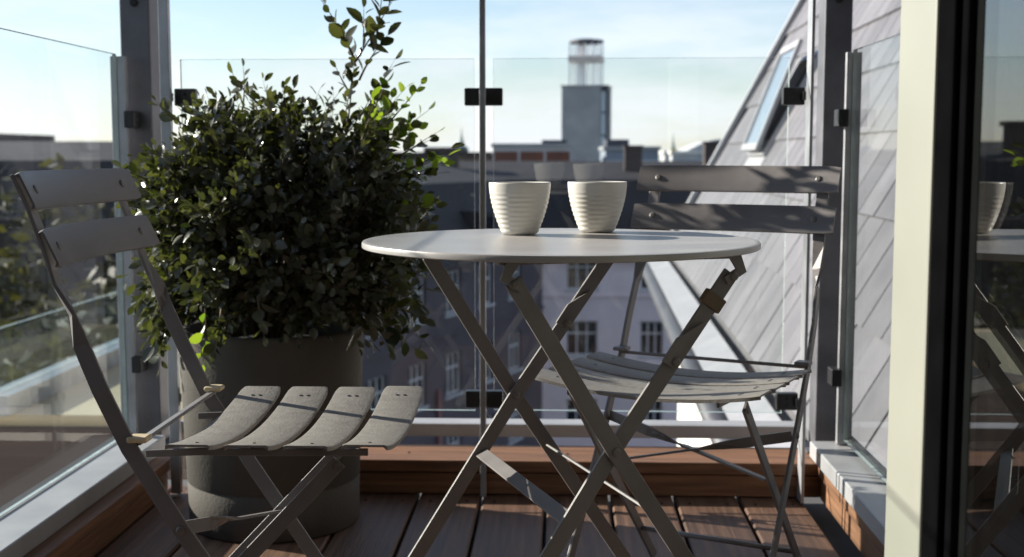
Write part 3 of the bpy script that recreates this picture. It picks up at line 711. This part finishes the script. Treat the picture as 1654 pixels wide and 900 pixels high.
for dd in (3, 8.5, 14.5):
    b_ = e_*dd-nn_*.25; dq = MB(); prism(dq, [(.1, 10.7), (.1, 12.4), (1.9, 12.4), (1.9, 10.7)], dd, dd+1.3, exd, (0,0,0)); do = dq.build('dormer', 'dark_roof', c2)
    dq = MB(); prism(dq, [(.03, 10.9), (.03, 12.15), (.098, 12.15), (.098, 10.9)], dd+.15, dd+1.15, exd, (0,0,0)); dq.build('pane', 'window_pane', do)

# ---- left: dark house with chimney, terrace and trees seen through the left glass
c3 = thing('apartment_house', 'dark brown roofed house with a chimney behind the left glass', 'building', (-18.5, 26, -14))
ws = [(x0, zb_, 1.2, 1.7) for zb_ in (2.0, 5.4, 8.6) for x0 in (1.5, 4.2, 6.9, 9.6)]
facade(c3, (0, 0, 0), (1, .25, 0), 12.2, 0, 11.2, ws, 'brown_render')
q = MB(); prism(q, [(-.3, 11.201), (2.2, 14.7), (6, 15.2), (8, 11.201)], -.2, 12.4, (1, .25, 0), (0, 0, 0)); q.build('roof', 'dark_roof', c3)
q = MB(); prism(q, [(.3, 0), (.3, 11.19), (7.6, 11.19), (7.6, 0)], .02, 12.1, (1, .25, 0), (0, 0, 0)); q.build('core_wall', 'brown_render', c3)
q = MB(); q.box((7.6, 5.0, 14.6), (8.2, 5.6, 15.55)); q.box((7.52, 4.92, 15.551), (8.28, 5.68, 15.66)); q.build('chimney', 'brown_render', c3)
for dd in (2.2, 5.4, 8.6):
    dq = MB(); prism(dq, [(.1, 11.6), (.1, 13.4), (2, 13.4), (2, 11.6)], dd, dd+1.3, (1, .25, 0), (0,0,0)); do = dq.build('dormer', 'dark_roof', c3)
    dq = MB(); prism(dq, [(.03, 11.8), (.03, 13.2), (.098, 13.2), (.098, 11.8)], dd+.15, dd+1.15, (1, .25, 0), (0,0,0)); dq.build('pane', 'window_pane', do)
tr = thing('roof_terrace', 'sunlit sand coloured roof terrace with pale glass edge below the left glass', 'terrace', (-2.1, 6.8, -14))
q = MB(); q.box((-.72, -.9, 0), (.25, 2.4, 13.5)); q.build('block', 'brown_render', tr)
q = MB(); q.box((-.70, -.88, 13.501), (.23, 2.38, 13.56)); q.build('floor_sheet', 'terrace_sand', tr)
q = MB(); q.box((-.75, -.92, 13.561), (-.60, 2.42, 13.66)); q.build('parapet', 'galvanised', tr)
pane(tr, (-.69, -.85, 13.665), (-.678, 2.35, 13.98), 0, 'green_glass')
def tree(label, loc, hgt, rad, seed, n=2200):
    rnd = random.Random(seed); t = thing('tree', label, 'tree', loc, 0, 'courtyard trees')
    q = MB(); q.tube([(0,0,0), (.1, .05, hgt*.4), (.0, .15, hgt*.7), (.1, .1, hgt*.95)], [.22, .17, .10, .03], 9)
    for k in range(9):
        a = rnd.uniform(0, 6.28); z = hgt*rnd.uniform(.45, .75); q.tube([(.05, .1, z), (math.cos(a)*rad*.45, math.sin(a)*rad*.45, z+rad*.4), (math.cos(a)*rad*.8, math.sin(a)*rad*.8, z+rad*.6)], [.08, .05, .015], 6)
    q.build('trunk', 'tree_bark', t, smooth=True)
    q = MB(); clumps = []
    for k in range(34):
        while True:
            v = Vector((rnd.uniform(-1,1), rnd.uniform(-1,1), rnd.uniform(-1,1)))
            if .3 < v.length < 1: break
        clumps.append((Vector((v.x*rad, v.y*rad, hgt*.80+v.z*hgt*.24)), rnd.uniform(.28, .5)*rad*.8))
    for i in range(n):
        c, r_ = rnd.choice(clumps); v = Vector((rnd.gauss(0,1), rnd.gauss(0,1), rnd.gauss(0,1))).normalized()*r_*rnd.uniform(.45, 1.05)
        x = Vector((rnd.gauss(0,1), rnd.gauss(0,1), rnd.gauss(0,.6))).normalized(); nm = (v.normalized()+Vector((rnd.gauss(0,.5), rnd.gauss(0,.5), rnd.gauss(0,.5)+.4)))
        y = nm.cross(x).normalized(); s = rnd.uniform(.09, .17); p = c+v
        q.add([p-x*s, p-y*s*.5, p+x*s, p+y*s*.5], [(0,1,2,3)])
    tag(q.build('crown', 'tree_leaf', t), kind='stuff')
tree('olive green leafy tree beyond the terrace at the far left edge', (-6.9, 15.5, -14), 13.9, 2.3, 3, 7000)
tree('olive green leafy tree beyond the terrace nearer the steel column', (-4.95, 13.6, -14), 13.4, 1.7, 5, 5200)

# ================================================================== SKYLINE
# tower
tw = thing('tower', 'grey concrete tower with an open pale lantern top on the skyline', 'tower', (3.05, 150, -14.6), R(-8))
q = MB(); q.box((-2.6, -2.6, 0), (2.0, 2.6, 23.4)); q.build('shaft', 'tower_concrete', tw)
q = MB(); q.box((2.001, -1.9, 0), (2.75, 2.6, 23.3)); q.build('lift_shaft', 'tower_cap', tw)
for z0, z1 in ((15.2, 17.6), (17.8, 20.3), (20.5, 22.9)):
    q = MB(); q.box((2.06, -1.98, z0), (2.5, -1.902, z1)); q.build('pane', 'tower_glass', tw)
q = MB(); q.box((-2.7, -2.7, 23.401), (2.85, 2.7, 23.6)); q.build('ledge', 'tower_concrete', tw)
for x in (-1.75, -.9, 0, .9, 1.75):
    for y in (-1.75, 1.75):
        q = MB(); q.box((x-.09, y-.09, 23.601), (x+.09, y+.09, 28.6)); q.build('lantern_post', 'tower_steel', tw)
q = MB(); q.box((-.9, -.6, 23.601), (-.1, .5, 28.4)); q.build('stair_core', 'tower_steel', tw)
q = MB(); q.box((-1.95, -1.95, 26.4), (1.95, 1.95, 27.1)); q.build('band', 'tower_band', tw)
q = MB(); q.lathe([(1.9, 28.601), (2.1, 28.75), (2.0, 29.0), (.9, 29.15), (.1, 29.2)], 24); q.build('cap', 'tower_cap', tw)
# flat-roofed blocks around the tower
def block(label, x0, x1, y, zt, dep, m, roof_m, band=None, cat='building', zb=-14, extra=None):
    cx = (x0+x1)/2; t = thing('city_block', label, cat, (cx, y, zb), 0, 'skyline buildings'); hw = (x1-x0)/2; H_ = zt-zb
    q = MB(); q.box((-hw, 0, 0), (hw, dep, H_)); q.build('wall', m, t)
    q = MB(); q.box((-hw-.2, -.25, H_+.001), (hw+.2, dep, H_+.35)); q.build('roof', roof_m, t)
    if band:
        z0, z1, bm = band; n_ = max(3, int(hw*2/2.4)); sx = hw*2/n_
        for i in range(n_):
            q = MB(); q.box((-hw+i*sx+.12, -.06, z0-zb), (-hw+(i+1)*sx-.12, -.002, z1-zb)); q.build('window', bm, t)
    if extra:
        for (a, b, c_, m2) in extra:
            q = MB(); q.box((a-cx, 2, H_+.351), (b-cx, dep-2, H_+.351+c_)); q.build('roof_house', m2, t)
    return t
block('long pale block with a rust red window band left of the tower', -6.4, 1.0, 118, 1.55, 14, 'pale_concrete', 'tower_concrete', (.1, 1.15, 'brick_red'), extra=[(-1.8, .6, .35, 'tower_cap')])
block('blue grey flat roofed block right of the tower', 4.4, 9.6, 122, 1.30, 16, 'blue_grey', 'tower_concrete', (-.9, .3, 'tower_glass'), extra=[(4.6, 6.8, .7, 'tower_cap')])
block('pale block with low roof further right of the tower', 12.5, 17.5, 140, .9, 16, 'pale_concrete', 'white_render', (-.7, .1, 'window_pane'))
block('long dark roofed block behind the bush', -34, -7.2, 125, .75, 14, 'brown_render', 'dark_roof', (-1.2, -.1, 'window_pane'), extra=[(-30, -27, .6, 'pale_concrete'), (-14, -10.5, .5, 'brown_render')])
block('dark wide block on the skyline at the far left', -78, -40, 120, 1.4, 18, 'brown_render', 'dark_roof', (-1.2, .1, 'window_pane'), extra=[(-62, -56, 1.2, 'brown_render')])
block('distant pale block far behind the glass at left', -60, -38, 180, 1.2, 18, 'pale_concrete', 'dark_roof', (-1.2, 0, 'window_pane'))
block('low dark block before the white roofs at right', 8.8, 24, 100, -.35, 14, 'brown_render', 'dark_roof')
# spires
def spire(label, x, y, zt, s, ball):
    t = thing('church_spire', label, 'spire', (x, y, -14)); H_ = zt+14
    q = MB(); q.box((-s*1.6, -s*1.6, 0), (s*1.6, s*1.6, H_-s*6)); q.build('tower_wall', 'brown_render', t)
    q = MB(); q.lathe([(s*1.9, H_-s*6+.001), (s*1.7, H_-s*5.2), (s*.7, H_-s*4.6), (s*.75, H_-s*3.9), (s*.45, H_-s*3.5), (s*.2, H_-s*2), (.02, H_)], 12); q.build('steeple', 'copper_green', t)
    if ball: q = MB(); q.lathe([(.05, H_-s*5.9), (s*1.2, H_-s*5.6), (s*1.4, H_-s*5), (s*.7, H_-s*4.4), (.05, H_-s*4.3)], 14, (0, -s*1.7, 0)); q.build('gilded_dome', 'gold', t)
    return t
spire('thin dark church spire on the skyline right of the bush', -15.9, 200, 5.2, .62, False)
spire('thin church spire with gilded dome between the tower and the slate roof', 18.0, 200, 4.2, .60, True)
# hall with pale barrel roof right of the second spire
hh = thing('exhibition_hall', 'large pale arched roof hall beside the slate roof edge', 'building', (27, 220, -14))
q = MB(); q.box((-6, 0, 0), (9, 20, 14.6)); q.build('wall', 'white_render', hh)
q = MB(); q.add([(x, y, 14.601+3.0*math.sin(math.pi*(x+6.3)/15.6)) for y in (-.3, 20) for x in [-6.3+15.6*i/14 for i in range(15)]], [(i, i+1, i+16, i+15) for i in range(14)]+[tuple(reversed(range(15))), tuple(range(15, 30))]); q.build('roof', 'pale_concrete', hh)
